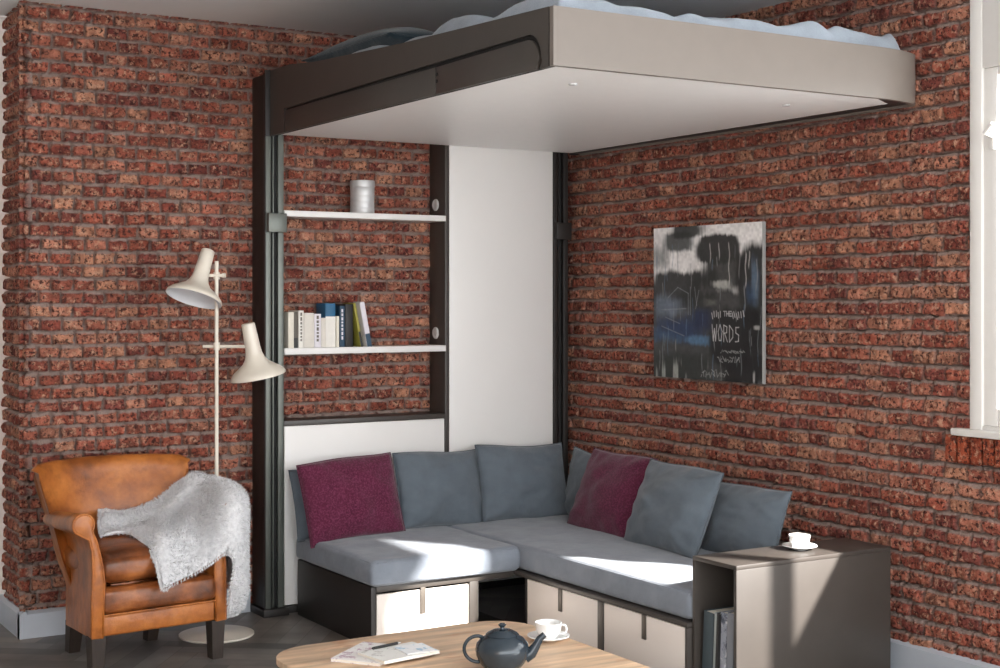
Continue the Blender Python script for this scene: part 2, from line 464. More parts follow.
# ----------------------------------------------------------------------------- wall unit
YF = 6.35
unit = thing('wall_unit', 'tall graphite and white wall unit with two open shelves, standing against the back brick wall', 'shelving unit', (3.45, 6.43, 0))
def U(name, bm, mat, parent=None, sm=30): return obj(name, bm, mat, parent or unit, sm)
def post(x0, x1, mat_side, mat_rail):
    p = U('post', merge(box(x0, x1, YF+.03, YB-.012, .03, 2.555, .003), box(x0, x0+.006, YF+.004, YF+.0305, .03, 2.555, 0)), mat_side)
    w = (x1-x0)
    obj('rail', merge(box(x0+.004, x0+w*.31, YF, YF+.032, .03, 2.55, .003), box(x1-w*.31, x1, YF, YF+.032, .03, 2.55, .003),
                      box(x0+w*.45, x0+w*.52, YF+.012, YF+.032, .03, 2.55, .001)), mat_rail, p)
    obj('slot', box(x0+w*.31, x1-w*.31, YF+.024, YF+.034, .03, 2.55, 0), M['black'], p, 0)
    obj('carriage', box(x0+.006, x1+.004, YF-.03, YF+.002, 1.81, 1.90, .004), mat_rail, p)
    return p
post(2.590, 2.685, M['graphite_dark'], M['rail'])
post(4.215, 4.312, M['graphite_dark'], M['graphite_dark'])
U('plinth', merge(box(2.572, 2.70, 6.318, YB-.012, 0, .036, .003), box(2.70, 4.33, 6.36, YB-.012, 0, .036, .003)), M['graphite_dark'])
U('side_panel', box(3.560, 3.583, YF, YB-.012, .036, 2.50, .001), M['graphite'])
U('tall_panel', box(3.585, 4.213, YF, YF+.02, .04, 2.50, .001), M['panel'])
U('cabinet_door', box(2.689, 3.557, YF+.002, YF+.02, .042, .890, .001), M['panel'])
U('cabinet_top', box(2.686, 3.560, YF, YB-.012, .892, .916, .001), M['graphite'])
for z0, z1 in ((1.888, 1.916), (1.231, 1.261)):
    U('shelf', box(2.686, 3.562, YF-.006, YB-.016, z0, z1, .0015), M['panel'])
for zk in (1.976, 1.321):
    d = lathe([(0, 0), (.030, 0), (.030, .004), (.026, .008), (.018, .008), (.016, .006), (0, .006)], 32)
    U('cable_grommet', moved(d, Matrix.Translation((3.560, 6.445, zk)) @ Matrix.Rotation(-PI/2, 4, 'Y')), M['pale_plastic'])

# ----------------------------------------------------------------------------- loft bed
BX0, BX1, BY0, ZB = 2.605, 4.392, 3.922, 2.268
bed = thing('loft_bed', 'graphite ceiling bed platform with white underside, raised high above the sofa', 'bed', (3.45, 5.1, ZB))
def B(name, bm, mat, parent=None, sm=30): return obj(name, bm, mat, parent or bed, sm)
top = [(6.345, 2.568), (6.10, 2.566), (5.8, 2.538), (5.0, 2.496), (BY0+.03, 2.459)]
notch = [(BY0+.03, 2.262), (4.005, 2.262)]
arc = [(4.075+.078*math.cos(a), 2.302+.082*math.sin(a)) for a in np.linspace(PI, PI/2, 9)]
side_pts = [(6.345, 2.262), (6.345, 2.568)] + top[1:] + notch + [(3.992, 2.29)] + arc + [(6.16, 2.372), (6.16, 2.262)]
B('side_rail', prism(side_pts, 'x', BX0, BX0+.02), M['graphite'], sm=20)
B('inner_rail', box(BX0+.012, BX0+.03, BY0+.03, 6.33, 2.264, 2.44, 0), M['black'], sm=0)
arc2 = [(4.085+.076*math.cos(a), 2.292+.076*math.sin(a)) for a in np.linspace(PI, PI/2, 9)]
arm_f = [(4.715, 2.263), (4.03, 2.263)] + arc2 + [(4.715, 2.364)]
B('folding_arm', prism(arm_f, 'x', BX0-.001, BX0+.013, .002), M['graphite'], sm=30)
B('folding_arm', prism([(6.15, 2.263), (4.719, 2.263), (4.719, 2.364), (6.15, 2.362)], 'x', BX0-.001, BX0+.013, .002), M['graphite'], sm=30)
for zz in (2.335, 2.31):
    B('screw', moved(lathe([(0, 0), (.007, 0), (.006, .003), (0, .003)], 16), Matrix.Translation((BX0-.001, 4.708, zz)) @ Matrix.Rotation(-PI/2, 4, 'Y')), M['black'])
B('bracket', box(2.583, BX0+.03, 6.13+.2, 6.345, 2.262, 2.572, .003), M['graphite_dark'])
B('bracket', box(4.315, 4.368, 6.335, 6.348, 2.262, 2.50, .003), M['graphite_dark'])
# fascia: along the front, round the right corner and back along the wall
RX, RY = .30, .115
corner = lambda k, n, a0=.06: [(BX1-RX+(RX-k)*math.sin(a), BY0+RY-(RY-k)*math.cos(a)) for a in np.linspace(a0, PI/2, n)]
pth = [(BX0, BY0)] + [(x, BY0) for x in np.linspace(BX0+.2, BX1-RX, 6)] + corner(0, 20) + [(BX1, 4.4), (BX1, 5.4), (BX1, 6.33)]
def ribbon(path, z0, z1, th):
    n = len(path); P = [Vector((x, y, 0)) for x, y in path]; inn = []
    for i in range(n):
        t = (P[min(i+1, n-1)]-P[max(i-1, 0)]).normalized(); inn.append(P[i]+Vector((-t.y, t.x, 0))*th)
    bm = bmesh.new(); rows = []
    for i in range(n):
        rows.append([bm.verts.new((P[i].x, P[i].y, z0)), bm.verts.new((P[i].x, P[i].y, z1)), bm.verts.new((inn[i].x, inn[i].y, z1)), bm.verts.new((inn[i].x, inn[i].y, z0))])
    for a, b in zip(rows, rows[1:]):
        for k in range(4): bm.faces.new((a[k], a[(k+1) % 4], b[(k+1) % 4], b[k]))
    bm.faces.new(rows[0][::-1]); bm.faces.new(rows[-1])
    bmesh.ops.recalc_face_normals(bm, faces=bm.faces)
    return bm
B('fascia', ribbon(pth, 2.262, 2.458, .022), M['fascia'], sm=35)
up = [(BX0+.03, BY0+.023), (BX1-RX-.01, BY0+.023), (4.300, 4.068), (4.322, 6.34), (BX0+.03, 6.34)]
B('underside_panel', prism(up, 'z', 2.272, 2.292), plain('bright_white_panel', (246, 245, 243), .4, var=.01), sm=20)
up2 = [(4.303, 4.070)] + [(4.325, 6.34), (BX1-.023, 6.34)] + corner(.023, 12)[::-1] + [(BX1-RX-.006, BY0+.024)]
B('shadow_gap_panel', prism(up2, 'z', 2.270, 2.290), M['graphite_dark'], sm=20)  # dark sheet standing in for the shadow in the gap beside the fascia
for x, y in ((2.932, 4.288), (3.978, 4.309)):
    B('spotlight', moved(lathe([(0, 0), (.014, 0), (.016, .003), (.016, .006)], 24), Matrix.Translation((x, y, 2.267))), M['steel'])

def quilt():
    n, m = 150, 190
    u = np.linspace(0, 1, n); v = np.linspace(0, 1, m); Ug, Vg = np.meshgrid(u, v, indexing='ij')
    X = BX0+.035+Ug*(BX1-BX0-.075); Y = BY0+.03+Vg*2.2
    rad = .16
    # round the right front corner like the fascia
    e = np.minimum(np.minimum(Ug*1.66, (1-Ug)*1.66), np.minimum(Vg*2.2, (1-Vg)*2.2))
    edge = sstep(0, .06, e)**.5
    w = (vnoise(X/.30, Y/.26, 3)-.5)*.046+np.abs(vnoise(X/.12+2*Y, Y/.2, 4)-.5)*.07-.008+(vnoise(X/.05, Y/.05, 5)-.5)*.005
    folds = .004*np.sin((X*1.0+Y*.6)*21+9*vnoise(X/.25, Y/.35, 8))*sstep(.35, .0, e)
    Z = 2.435+edge*(.082+w+folds+.022*sstep(.2, 1.4, Vg*2.2))
    cx, cy, r = BX1-.04-.15, BY0+.03+.15, .15
    dx, dy = X-cx, cy-Y; dd = np.sqrt(dx**2+dy**2)
    k = np.where((dx > 0) & (dy > 0) & (dd > 0), np.minimum(1, np.maximum(np.abs(dx), np.abs(dy))/np.maximum(dd, 1e-6)), 1)
    X = np.where((dx > 0) & (dy > 0), cx+dx*k, X); Y = np.where((dx > 0) & (dy > 0), cy-dy*k, Y)
    top = np.stack([X, Y, Z], -1); bot = top.copy(); bot[..., 2] = 2.30
    bm = bmesh.new()
    T = [[bm.verts.new(top[i, j]) for j in range(m)] for i in range(n)]
    for i in range(n-1):
        for j in range(m-1): bm.faces.new((T[i][j], T[i+1][j], T[i+1][j+1], T[i][j+1]))
    rim = [(i, 0) for i in range(n)]+[(n-1, j) for j in range(1, m)]+[(i, m-1) for i in range(n-2, -1, -1)]+[(0, j) for j in range(m-2, 0, -1)]
    lo = [bm.verts.new((top[i, j, 0], top[i, j, 1], 2.296)) for i, j in rim]
    for a in range(len(rim)):
        b = (a+1) % len(rim); bm.faces.new((lo[a], lo[b], T[rim[b][0]][rim[b][1]], T[rim[a][0]][rim[a][1]]))
    bm.faces.new(lo[::-1])
    bmesh.ops.recalc_face_normals(bm, faces=bm.faces)
    return bm
tag(obj('quilt', quilt(), M['quilt'], smooth=180), 'rumpled pale blue-grey quilt lying on top of the raised bed', 'quilt')

# ----------------------------------------------------------------------------- pillows
def pillow_bm(w, h, t, seed, pinch=.035, sag=0, n=34):
    u = np.linspace(-1, 1, n); Ug, Vg = np.meshgrid(u, u, indexing='ij')
    px = w/2*Ug*(1-pinch*(1-Vg**2)*np.abs(Ug)**1.5)
    pz = h/2*Vg*(1-pinch*(1-Ug**2)*np.abs(Vg)**1.5)
    prof = (np.clip((1-Ug**4)*(1-Vg**4), 0, 1))**.55*(.55+.45*(1-Ug**2)*(1-Vg**2))
    wr = (vnoise(Ug*2.5+5, Vg*2.5+5, seed)-.5)*.26+(vnoise(Ug*5+9+2*Vg, Vg*8+9, seed+1)-.5)*.12
    rad = np.sqrt(Ug**2+Vg**2); ang = np.arctan2(Vg, Ug)
    cr = .20*np.sin(ang*15+seed*1.7+3*rad)*sstep(.75, 1.1, rad)*sstep(1.42, 1.15, rad)
    pz = pz-sag*h*(1-Vg**2)*0
    f = t/2*prof*(1+wr)+t*.5*cr*prof+.006*np.sin(9*(Ug-.6*Vg)+seed*2+2*np.sin(3*Vg+seed))*sstep(.2, -.8, Vg)*(1-Ug**4)*(1-Vg**4)
    g = t/2*prof*(1+(vnoise(Ug*3+25, Vg*3+15, seed+2)-.5)*.2)
    bm = bmesh.new()
    zo = h/2
    warp = .005*np.sin(Ug*3.1+seed)*np.abs(Vg)
    F = [[None]*n for _ in range(n)]; G = [[None]*n for _ in range(n)]
    for i in range(n):
        for j in range(n):
            F[i][j] = bm.verts.new((px[i, j], -f[i, j], pz[i, j]+zo+warp[i, j]))
            if i in (0, n-1) or j in (0, n-1): G[i][j] = F[i][j]
            else: G[i][j] = bm.verts.new((px[i, j], g[i, j], pz[i, j]+zo+warp[i, j]))
    for i in range(n-1):
        for j in range(n-1):
            bm.faces.new((F[i][j], F[i+1][j], F[i+1][j+1], F[i][j+1]))
            bm.faces.new((G[i][j], G[i][j+1], G[i+1][j+1], G[i+1][j]))
    bmesh.ops.recalc_face_normals(bm, faces=bm.faces)
    rim = [px[0, :], pz[0, :]]
    # the sewn seam all round
    ring = [(px[i, 0], pz[i, 0]+warp[i, 0]) for i in range(n)]+[(px[n-1, j], pz[n-1, j]+warp[n-1, j]) for j in range(1, n)] + \
           [(px[i, n-1], pz[i, n-1]+warp[i, n-1]) for i in range(n-2, -1, -1)]+[(px[0, j], pz[0, j]+warp[0, j]) for j in range(n-2, -1, -1)]
    seam = tube([(x, 0, z+zo) for x, z in ring], .0028, 6)
    return bm, seam

def pillow(label, mat, loc, yaw, lean, roll, w, h, t, seed, group, pinch=.035):
    e = thing('throw_pillow', label, 'pillow', loc, 0, group)
    e.rotation_euler = (Matrix.Rotation(math.radians(yaw), 3, 'Z') @ Matrix.Rotation(math.radians(-lean), 3, 'X') @ Matrix.Rotation(math.radians(roll), 3, 'Y')).to_euler()
    bm, seam = pillow_bm(w, h, t, seed, pinch)
    c = obj('cover', bm, mat, e, 180, local=True)
    obj('seam', seam, mat, c, 180, local=True)
    return e
ST = .375   # top of the seat cushions
G1 = 'loose pillows on the corner sofa'
pillow('grey pillow at the far left, mostly hidden behind the burgundy one', M['pillow_grey'], (2.945, 6.235, ST), 5, 12, -2, .50, .335, .12, 1, G1)
pillow('burgundy pillow on the left sofa seat beside the armchair', M['burgundy'], (2.955, 6.095, ST-.003), 0, 16, -4, .495, .385, .15, 2, G1, .02)
pillow('grey pillow right beside the left burgundy pillow', M['pillow_grey'], (3.46, 6.175, ST), 4, 14, 1, .50, .375, .17, 3, G1)
pillow('grey pillow in the inner corner of the sofa, in front of the tall white panel', M['pillow_grey'], (3.93, 6.15, ST), 2, 15, 2, .535, .385, .17, 4, G1)
pillow('grey pillow squeezed between the corner pillow and right burgundy one', M['pillow_grey'], (4.165, 5.99, ST), -93, 11, 2, .44, .345, .12, 5, G1)
pillow('burgundy pillow leaning below the brick side wall', M['burgundy'], (3.99, 5.635, ST-.005), -91, 23, 1, .53, .41, .15, 6, G1, .02)
pillow('grey pillow tilted beside the right burgundy pillow, its corner pointing up', M['pillow_grey'], (3.945, 5.10, ST-.003), -92, 22, 1, .55, .405, .18, 7, G1)
pillow('grey pillow nearest the graphite end table', M['pillow_grey'], (4.115, 4.77, ST-.005), -90, 18, -1, .49, .33, .15, 8, G1, .07)

e = thing('bed_pillow', 'dark teal pillow lying on the raised bed near the wall', 'pillow', (2.93, 5.74, 2.535), math.radians(92))
bm, seam = pillow_bm(.84, .46, .17, 12, .06)
Mx = Matrix.Translation((0, .23, .062)) @ Matrix.Rotation(PI/2, 4, 'X')
c = obj('cover', moved(bm, Mx), M['teal'], e, 180, local=True); obj('seam', moved(seam, Mx), M['teal'], c, 180, local=True)

# ----------------------------------------------------------------------------- seat cushions and sofa bases
def cushion_bm(x0, x1, y0, y1, z0, z1, r, crown, seed, n=40):
    """a box with rounded edges and a softly crowned, slightly uneven top"""
    bm = bmesh.new(); bmesh.ops.create_cube(bm, size=1)
    bmesh.ops.subdivide_edges(bm, edges=bm.edges, cuts=n, use_grid_fill=True)
    cx, cy, cz = (x0+x1)/2, (y0+y1)/2, (z0+z1)/2; hx, hy, hz = (x1-x0)/2, (y1-y0)/2, (z1-z0)/2
    co = np.array([v.co[:] for v in bm.verts])*2
    co = np.sign(co)*np.abs(co)**.75          # crowd vertices towards the edges
    p = co*np.array([hx, hy, hz])
    inner = np.clip(p, -np.array([hx-r, hy-r, hz-r]), np.array([hx-r, hy-r, hz-r]))
    d = p-inner; L = np.linalg.norm(d, axis=1, keepdims=True)
    mx = np.abs(d).max(1, keepdims=True)
    p = np.where(L > 1e-9, inner+d/np.maximum(L, 1e-9)*mx, p)
    a, b = co[:, 0], co[:, 1]
    f = (1-np.abs(a)**3)*(1-np.abs(b)**3)
    w = vnoise(p[:, 0]/.12+40, p[:, 1]/.12+40, seed)-.5
    p[:, 2] += np.where(co[:, 2] > .3, crown*f+.012*w*np.minimum(1, f*3), 0)
    sd = vnoise((p[:, 0]+p[:, 1])/.09+40, p[:, 2]/.05+40, seed+1)-.5
    side = (np.abs(co[:, 2]) < .9)
    p[:, 1] += np.where(side & (np.abs(b) > .95), np.sign(b)*(.008*(1-co[:, 2]**2)+.006*sd), 0)
    p[:, 0] += np.where(side & (np.abs(a) > .95), np.sign(a)*(.008*(1-co[:, 2]**2)+.006*sd), 0)
    for v, q in zip(bm.verts, p): v.co = (q[0]+cx, q[1]+cy, q[2]+cz)
    return bm
def piping(x0, x1, y0, y1, z, r):
    c = [(x0+r, y0), (x1-r, y0), (x1, y0+r), (x1, y1-r), (x1-r, y1), (x0+r, y1), (x0, y1-r), (x0, y0+r), (x0+r, y0)]
    return tube([(x, y, z) for x, y in c], .0025, 6)
def seat(label, x0, x1, y0, y1, z0, z1, seed):
    e = thing('seat_cushion', label, 'cushion', ((x0+x1)/2, (y0+y1)/2, z0), 0, 'seat cushions of the corner sofa')
    c = obj('cover', cushion_bm(x0, x1, y0, y1, z0, z1, .022, .006, seed), M['seat_grey'], e, 180)
    obj('piping', merge(piping(x0+.003, x1-.003, y0+.003, y1-.003, z1-.010, .02), piping(x0+.003, x1-.003, y0+.003, y1-.003, z0+.010, .02)), M['seat_grey'], c, 180)
seat('grey seat cushion on the left sofa base, below the left burgundy pillow', 2.732, 3.476, 5.505, 6.315, .264, .378, 21)
seat('long grey seat cushion under the brick side wall, ending at the end table', 3.484, 4.26, 4.295, 6.315, .266, .380, 22)

def drawer(parent, name_loc, bm_front, bm_handle):
    d = obj('drawer', bm_front, M['drawer'], parent, 30)
    h = obj('handle', bm_handle, M['handle'], d, 30); h['label'] = 'slim bronze pull strip'
left_base = thing('sofa_base', 'short black-brown sofa base with one sunlit white drawer and an open niche', 'sofa base', (3.1, 5.95, 0), 0, 'sofa bases')
def LB(name, bm, mat): return obj(name, bm, mat, left_base)
LB('side_panel', box(2.738, 2.764, 5.53, 6.312, 0, .262, .002), M['graphite_dark'])
LB('divider', box(3.226, 3.272, 5.53, 6.312, .0, .236, .002), M['graphite'])
LB('top_panel', box(2.765, 3.458, 5.53, 6.312, .237, .262, .002), M['graphite'])
LB('plinth', box(2.765, 3.458, 5.545, 6.30, 0, .022, .002), M['graphite_dark'])
LB('niche_back', box(3.273, 3.457, 5.90, 5.92, .022, .236, .001), M['graphite_dark'])
LB('back_panel', box(2.765, 3.457, 6.296, 6.312, .022, .236, .001), M['graphite_dark'])
drawer(left_base, '', box(2.768, 3.222, 5.536, 5.556, .026, .226, .0015), box(2.979, 3.004, 5.531, 5.538, .122, .237, .001))
right_base = thing('sofa_base', 'long low sofa base with two white drawer fronts, ending at the end table', 'sofa base', (3.87, 5.3, 0), 0, 'sofa bases')
def RB(name, bm, mat): return obj(name, bm, mat, right_base)
RB('top_panel', box(3.459, 4.265, 4.29, 6.312, .246, .264, .002), M['graphite'])
RB('end_panel', box(3.459, 4.265, 4.29, 4.304, 0, .245, .001), M['graphite'])
RB('end_panel', box(3.462, 4.265, 5.424, 5.444, 0, .245, .001), M['graphite_dark'])
RB('divider', box(3.459, 4.265, 4.836, 4.878, 0, .245, .001), M['graphite'])
RB('back_panel', box(4.25, 4.265, 4.304, 6.312, 0, .245, .001), M['graphite_dark'])
RB('plinth', box(3.47, 4.25, 4.304, 5.42, 0, .022, .002), M['graphite_dark'])
for a, b, h in ((4.306, 4.834, 4.560), (4.880, 5.422, 5.155)):
    drawer(right_base, '', box(3.461, 3.481, a, b, .026, .243, .0015), box(3.456, 3.463, h-.013, h+.013, .148, .246, .001))

# ----------------------------------------------------------------------------- end table with magazines
et = thing('end_table', 'boxy graphite end table open on its left side, against the end of the sofa', 'side table', (3.87, 4.16, 0))
def E(name, bm): return obj(name, bm, M['graphite'], et)
EX0, EX1, EY0, EY1, EZ = 3.480, 4.272, 4.031, 4.284, .52
E('top', box(EX0, EX1, EY0, EY1, EZ-.016, EZ, .0015))
E('front_panel', box(EX0, EX1, EY0, EY0+.016, 0, EZ-.0165, .0015))
E('back_panel', box(EX0, EX1, EY1-.014, EY1, 0, EZ-.0165, .0015))
E('end_panel', box(EX1-.016, EX1, EY0+.0165, EY1-.0145, .0, EZ-.0165, .0015))
E('bottom', box(EX0+.002, EX1-.017, EY0+.0165, EY1-.0145, .0, .016, .0015))
def upright(name, label, cat, y0, y1, z1, mat, depth=.21, x0=3.500, lean=0, group=None):
    """a bound volume on its edge, its spine facing -X"""
    e = thing(name, label, cat, (x0, (y0+y1)/2, .0165), 0, group)
    e.rotation_euler = (math.radians(lean), 0, 0)
    w = (y1-y0); h = z1-.0165; t = min(.002, w*.2)
    obj('cover', merge(box(0, depth, -w/2, -w/2+t, 0, h, .0008), box(0, depth, w/2-t, w/2, 0, h, .0008), box(0, t, -w/2, w/2, 0, h, .0008)), mat, e, 30, local=True)
    obj('pages', box(t, depth-.004, -w/2+t, w/2-t, .003, h-.004, 0), M['paper'], e, 0, local=True)
    return e
M['mag_teal'] = plain('dark_slate_cover', (66, 78, 84), .45); M['mag_pale'] = plain('pale_grey_cover', (158, 168, 168), .4)
M['mag_black'] = plain('black_cover', (34, 34, 36), .4); M['mag_mid'] = plain('mid_grey_cover', (120, 124, 132), .4)
GM = 'magazines in the end table'
upright('magazine', 'thick dark slate folder, first from the back of the end table', 'magazine', 4.194, 4.254, .318, M['mag_teal'], .21, 3.498, 3, group=GM)
upright('magazine', 'thin pale grey magazine leaning on the dark slate folder', 'magazine', 4.169, 4.191, .322, M['mag_pale'], .21, 3.497, 3, group=GM)
upright('magazine', 'thin black magazine between two grey ones in the end table', 'magazine', 4.1495, 4.1675, .326, M['mag_black'], .2, 3.488, 3, group=GM)
upright('magazine', 'grey magazine with dark picture spine, upright in the end table', 'magazine', 4.112, 4.148, .332, M['print_grey'], .205, 3.496, 2, group=GM)
upright('magazine', 'mid-grey magazine nearest the front panel of the end table', 'magazine', 4.072, 4.109, .338, M['mag_mid'], .2, 3.494, 2, group=GM)

# ----------------------------------------------------------------------------- cups
def saucer_bm(r): return lathe([(0, .002), (r*.45, .0), (r*.5, .003), (r*.75, .008), (r, .015), (r*.985, .018), (r*.7, .0105), (r*.5, .007), (r*.42, .0065), (0, .0065)], 48)
def cup_bm(r, h):
    return lathe([(0, .0), (r*.55, 0), (r*.6, .004), (r*.72, h*.18), (r*.9, h*.5), (r, h), (r*.96, h+.001), (r*.86, h*.52), (r*.66, h*.2), (0, h*.14)], 48)
def cup_set(x, y, z, r, h, rs, ang, where, group):
    s = thing('saucer', 'white china saucer '+where, 'saucer', (x, y, z), 0, 'white saucers')
    obj('dish', saucer_bm(rs), M['china'], s, 60, local=True)
    c = thing('coffee_cup', 'white china cup standing on a saucer '+where, 'cup', (x, y, z+.0072), ang, 'white cups')
    obj('bowl', cup_bm(r, h), M['china'], c, 60, local=True)
    obj('handle', tube([(r*.86, 0, h*.78)]+[(r*.95+.019*math.sin(a), 0, h*.52+.017*math.cos(a)) for a in np.linspace(.5, 2.6, 8)]+[(r*.7, 0, h*.25)], .0036, 10), M['china'], c, 180, local=True)
cup_set(3.925, 4.175, EZ, .042, .049, .068, math.radians(200), 'on top of the graphite end table', '')
# ----------------------------------------------------------------------------- coffee table
CT = .36
def rounded(x0, x1, y0, y1, r, n=10):
    pts = []
    for cx, cy, a0 in ((x1-r, y0+r, -PI/2), (x1-r, y1-r, 0), (x0+r, y1-r, PI/2), (x0+r, y0+r, PI)):
        pts += [(cx+r*math.cos(a0+PI/2*i/n), cy+r*math.sin(a0+PI/2*i/n)) for i in range(n+1)]
    return pts
ct = thing('coffee_table', 'light oak coffee table with rounded corners in front of the sofa', 'table', (2.2, 3.85, 0))
obj('tabletop', prism(rounded(1.765, 2.715, 3.30, 4.365, .16), 'z', CT-.022, CT, .003), M['table_wood'], ct, 30)
obj('rim', prism(rounded(1.771, 2.709, 3.306, 4.359, .155), 'z', CT-.045, CT-.0225, .002), M['black_metal'], ct, 30)
for x, y in ((1.86, 3.42), (2.6, 3.42), (1.86, 4.24), (2.6, 4.24)):
    obj('leg', tube([(x, y, CT-.045), (x+(.03 if x > 2.2 else -.03), y, .0)], [.018, .012], 14), M['black_metal'], ct, 60)
cup_set(2.640, 4.005, CT, .046, .052, .071, math.radians(-20), 'on the oak coffee table', '')

tp = thing('teapot', 'round blue-grey glazed teapot with its lid on, on the coffee table', 'teapot', (2.312, 3.765, CT), math.radians(-31.5))
R, HT = .083, .108
prof = [(0, 0), (.050, 0), (.056, .004), (.070, .022), (.081, .045), (R, .062), (.079, .080), (.066, .095), (.050, .104), (.046, .106)]
obj('body', lathe(prof, 56), M['glaze'], tp, 60, local=True)
obj('lid', lathe([(.0, .105), (.050, .104), (.0515, .107), (.046, .112), (.030, .120), (.012, .1245), (0, .125)], 48), M['glaze'], tp, 60, local=True)
obj('lid_knob', lathe([(0, .124), (.007, .1245), (.006, .129), (.012, .134), (.0125, .138), (.007, .141), (0, .1415)], 24), M['glaze'], tp, 60, local=True)
sp = [(.070, 0, .040), (.090, 0, .050), (.104, 0, .072), (.116, 0, .094), (.130, 0, .106)]
obj('spout', tube(sp, [.022, .018, .0135, .011, .0095], 18), M['glaze'], tp, 60, local=True)
hp = [(-.074+(-.043*math.sin(a)), 0, .062+.040*math.cos(a)) for a in np.linspace(.0, PI, 18)]
obj('handle', tube([(-.060, 0, .098)]+hp+[(-.062, 0, .024)], .0055, 12), M['glaze'], tp, 180, local=True)

def flat_book(name, label, cat, pts, z0, z1, mat, group):
    """pts: four (x,y) corners of the cover"""
    cx = sum(p[0] for p in pts)/4; cy = sum(p[1] for p in pts)/4
    e = thing(name, label, cat, (cx, cy, z0), 0, group)
    loc = [(x-cx, y-cy) for x, y in pts]; t = min(.0015, (z1-z0)*.25)
    obj('cover', merge(prism(loc, 'z', z1-z0-t, z1-z0), prism(loc, 'z', 0, t)), mat, e, 0, local=True)
    obj('pages', prism([(x*.985, y*.985) for x, y in loc], 'z', t, z1-z0-t), M['paper'], e, 0, local=True)
    return e
def quad(cx, cy, w, h, deg):
    c, s = math.cos(math.radians(deg)), math.sin(math.radians(deg))
    return [(cx+c*a-s*b, cy+s*a+c*b) for a, b in ((-w/2, -h/2), (w/2, -h/2), (w/2, h/2), (-w/2, h/2))]
GB = 'reading matter lying on the coffee table'
flat_book('magazine', 'magazine with pink printed cover lying at the back left of the coffee table', 'magazine', quad(2.045, 4.130, .235, .170, 38), CT+.0002, CT+.010, M['print_pink'], GB)
flat_book('magazine', 'pale magazine lying in front, across the pink one on the coffee table', 'magazine', quad(2.105, 4.055, .215, .150, 8), CT+.0108, CT+.021, M['print_pale'], GB)
flat_book('leaflet', 'small white and blue leaflet lying on the pale magazine', 'leaflet', quad(2.160, 4.050, .105, .110, -2), CT+.0214, CT+.024, M['print_blue'], GB)
pen = thing('pen', 'slim dark pen lying across the magazines on the coffee table', 'pen', (2.085, 4.118, CT+.0268), math.radians(12))
obj('barrel', tube([(-.05, 0, 0), (-.045, 0, 0), (.055, 0, 0)], [.002, .0045, .0045], 10), M['black_metal'], pen, 60, local=True)
obj('tip', tube([(.055, 0, 0), (.07, 0, 0)], [.0045, .0008], 10), M['steel'], pen, 60, local=True)

# ----------------------------------------------------------------------------- things on the shelves
can = thing('metal_canister', 'ribbed brushed metal canister on the upper shelf', 'canister', (3.133, 6.425, 1.9165))
R = .060
pr = [(0, 0), (R*.95, 0), (R, .004)]
for zz in (.03, .06, .09): pr += [(R, zz-.004), (R*.975, zz), (R, zz+.004)]
pr += [(R, .128), (R*.96, .131)]
obj('body', lathe(pr+[(0, .131)], 48), M['steel'], can, 50, local=True)
obj('lid', lathe([(0, .131), (R*1.02, .1312), (R*1.03, .136), (R*1.03, .158), (R, .163), (R*.4, .165), (0, .165)], 48), M['steel'], can, 50, local=True)

cols = {'white': (226, 222, 214), 'offwhite': (214, 208, 198), 'grey': (92, 84, 74), 'blue': (34, 92, 128), 'navy': (32, 62, 84), 'black': (30, 27, 25), 'lime': (156, 150, 60), 'cream': (222, 216, 200), 'lilac': (218, 214, 220)}
for k, v in cols.items(): M['bk_'+k] = plain('book_'+k, v, .5, var=.04, scale=40)
SZ = 1.2615
def shelf_book(label, x0, x1, z1, col, depth=.125, y=6.362, lean=0, band=None, band_col='white', strokes=0):
    w = x1-x0; h = z1-SZ
    e = thing('book', label, 'book', (x0 if lean >= 0 else x1, y, SZ), 0, 'books on the lower shelf')
    e.rotation_euler = (0, math.radians(lean), 0)
    a, b = (0, w) if lean >= 0 else (-w, 0); t = min(.002, w*.2)
    c = obj('cover', merge(box(a, a+t, 0, depth, 0, h, .0008), box(b-t, b, 0, depth, 0, h, .0008), box(a, b, 0, t, 0, h, .001)), M['bk_'+col], e, 30, local=True)
    obj('pages', box(a+t, b-t, t, depth-.004, .003, h-.004, 0), M['paper'], e, 0, local=True)
    if band:
        obj('spine_band', box(a+.0005, b-.0005, -.0007, .001, band[0]*h, band[1]*h, 0), M['bk_'+band_col], c, 0, local=True)
    if strokes:
        rs = random.Random(strokes); bms = []; z = .18*h
        while z < .86*h:
            l = rs.uniform(.008, .018); bms.append(box(a+w*.34, a+w*.66, -.0008, .001, z, z+l, 0)); z += l+.006
        obj('spine_marks', merge(*bms), M['bk_lilac' if col in ('navy', 'blue') else 'bk_grey'], c, 0, local=True)
    return e
shelf_book('cream book standing first from the left on the lower shelf', 2.712, 2.741, 1.433, 'cream')
shelf_book('thin grey-brown book beside the first cream one, dark at the foot', 2.742, 2.764, 1.432, 'grey', .12, 6.366, band=(.0, .28), band_col='black')
shelf_book('white book with faint grey title, right of the grey-brown one', 2.765, 2.792, 1.440, 'white', strokes=4)
shelf_book('widest white book in the left run of the lower shelf', 2.793, 2.846, 1.428, 'offwhite')
shelf_book('white book sloping down right of the widest white one', 2.847, 2.882, 1.424, 'lilac', strokes=9)
shelf_book('short white book just left of the tall blue book', 2.883, 2.908, 1.404, 'offwhite')
shelf_book('tall blue book with white lower spine', 2.909, 2.962, 1.474, 'blue', .11, 6.37, band=(0, .70), band_col='white')
shelf_book('thin cream book between the two blue ones', 2.963, 2.978, 1.412, 'cream')
shelf_book('navy book with pale title marks on its spine', 2.981, 3.008, 1.462, 'navy', strokes=6)
shelf_book('thick black-brown book right of the navy one', 3.011, 3.052, 1.470, 'black', .13)
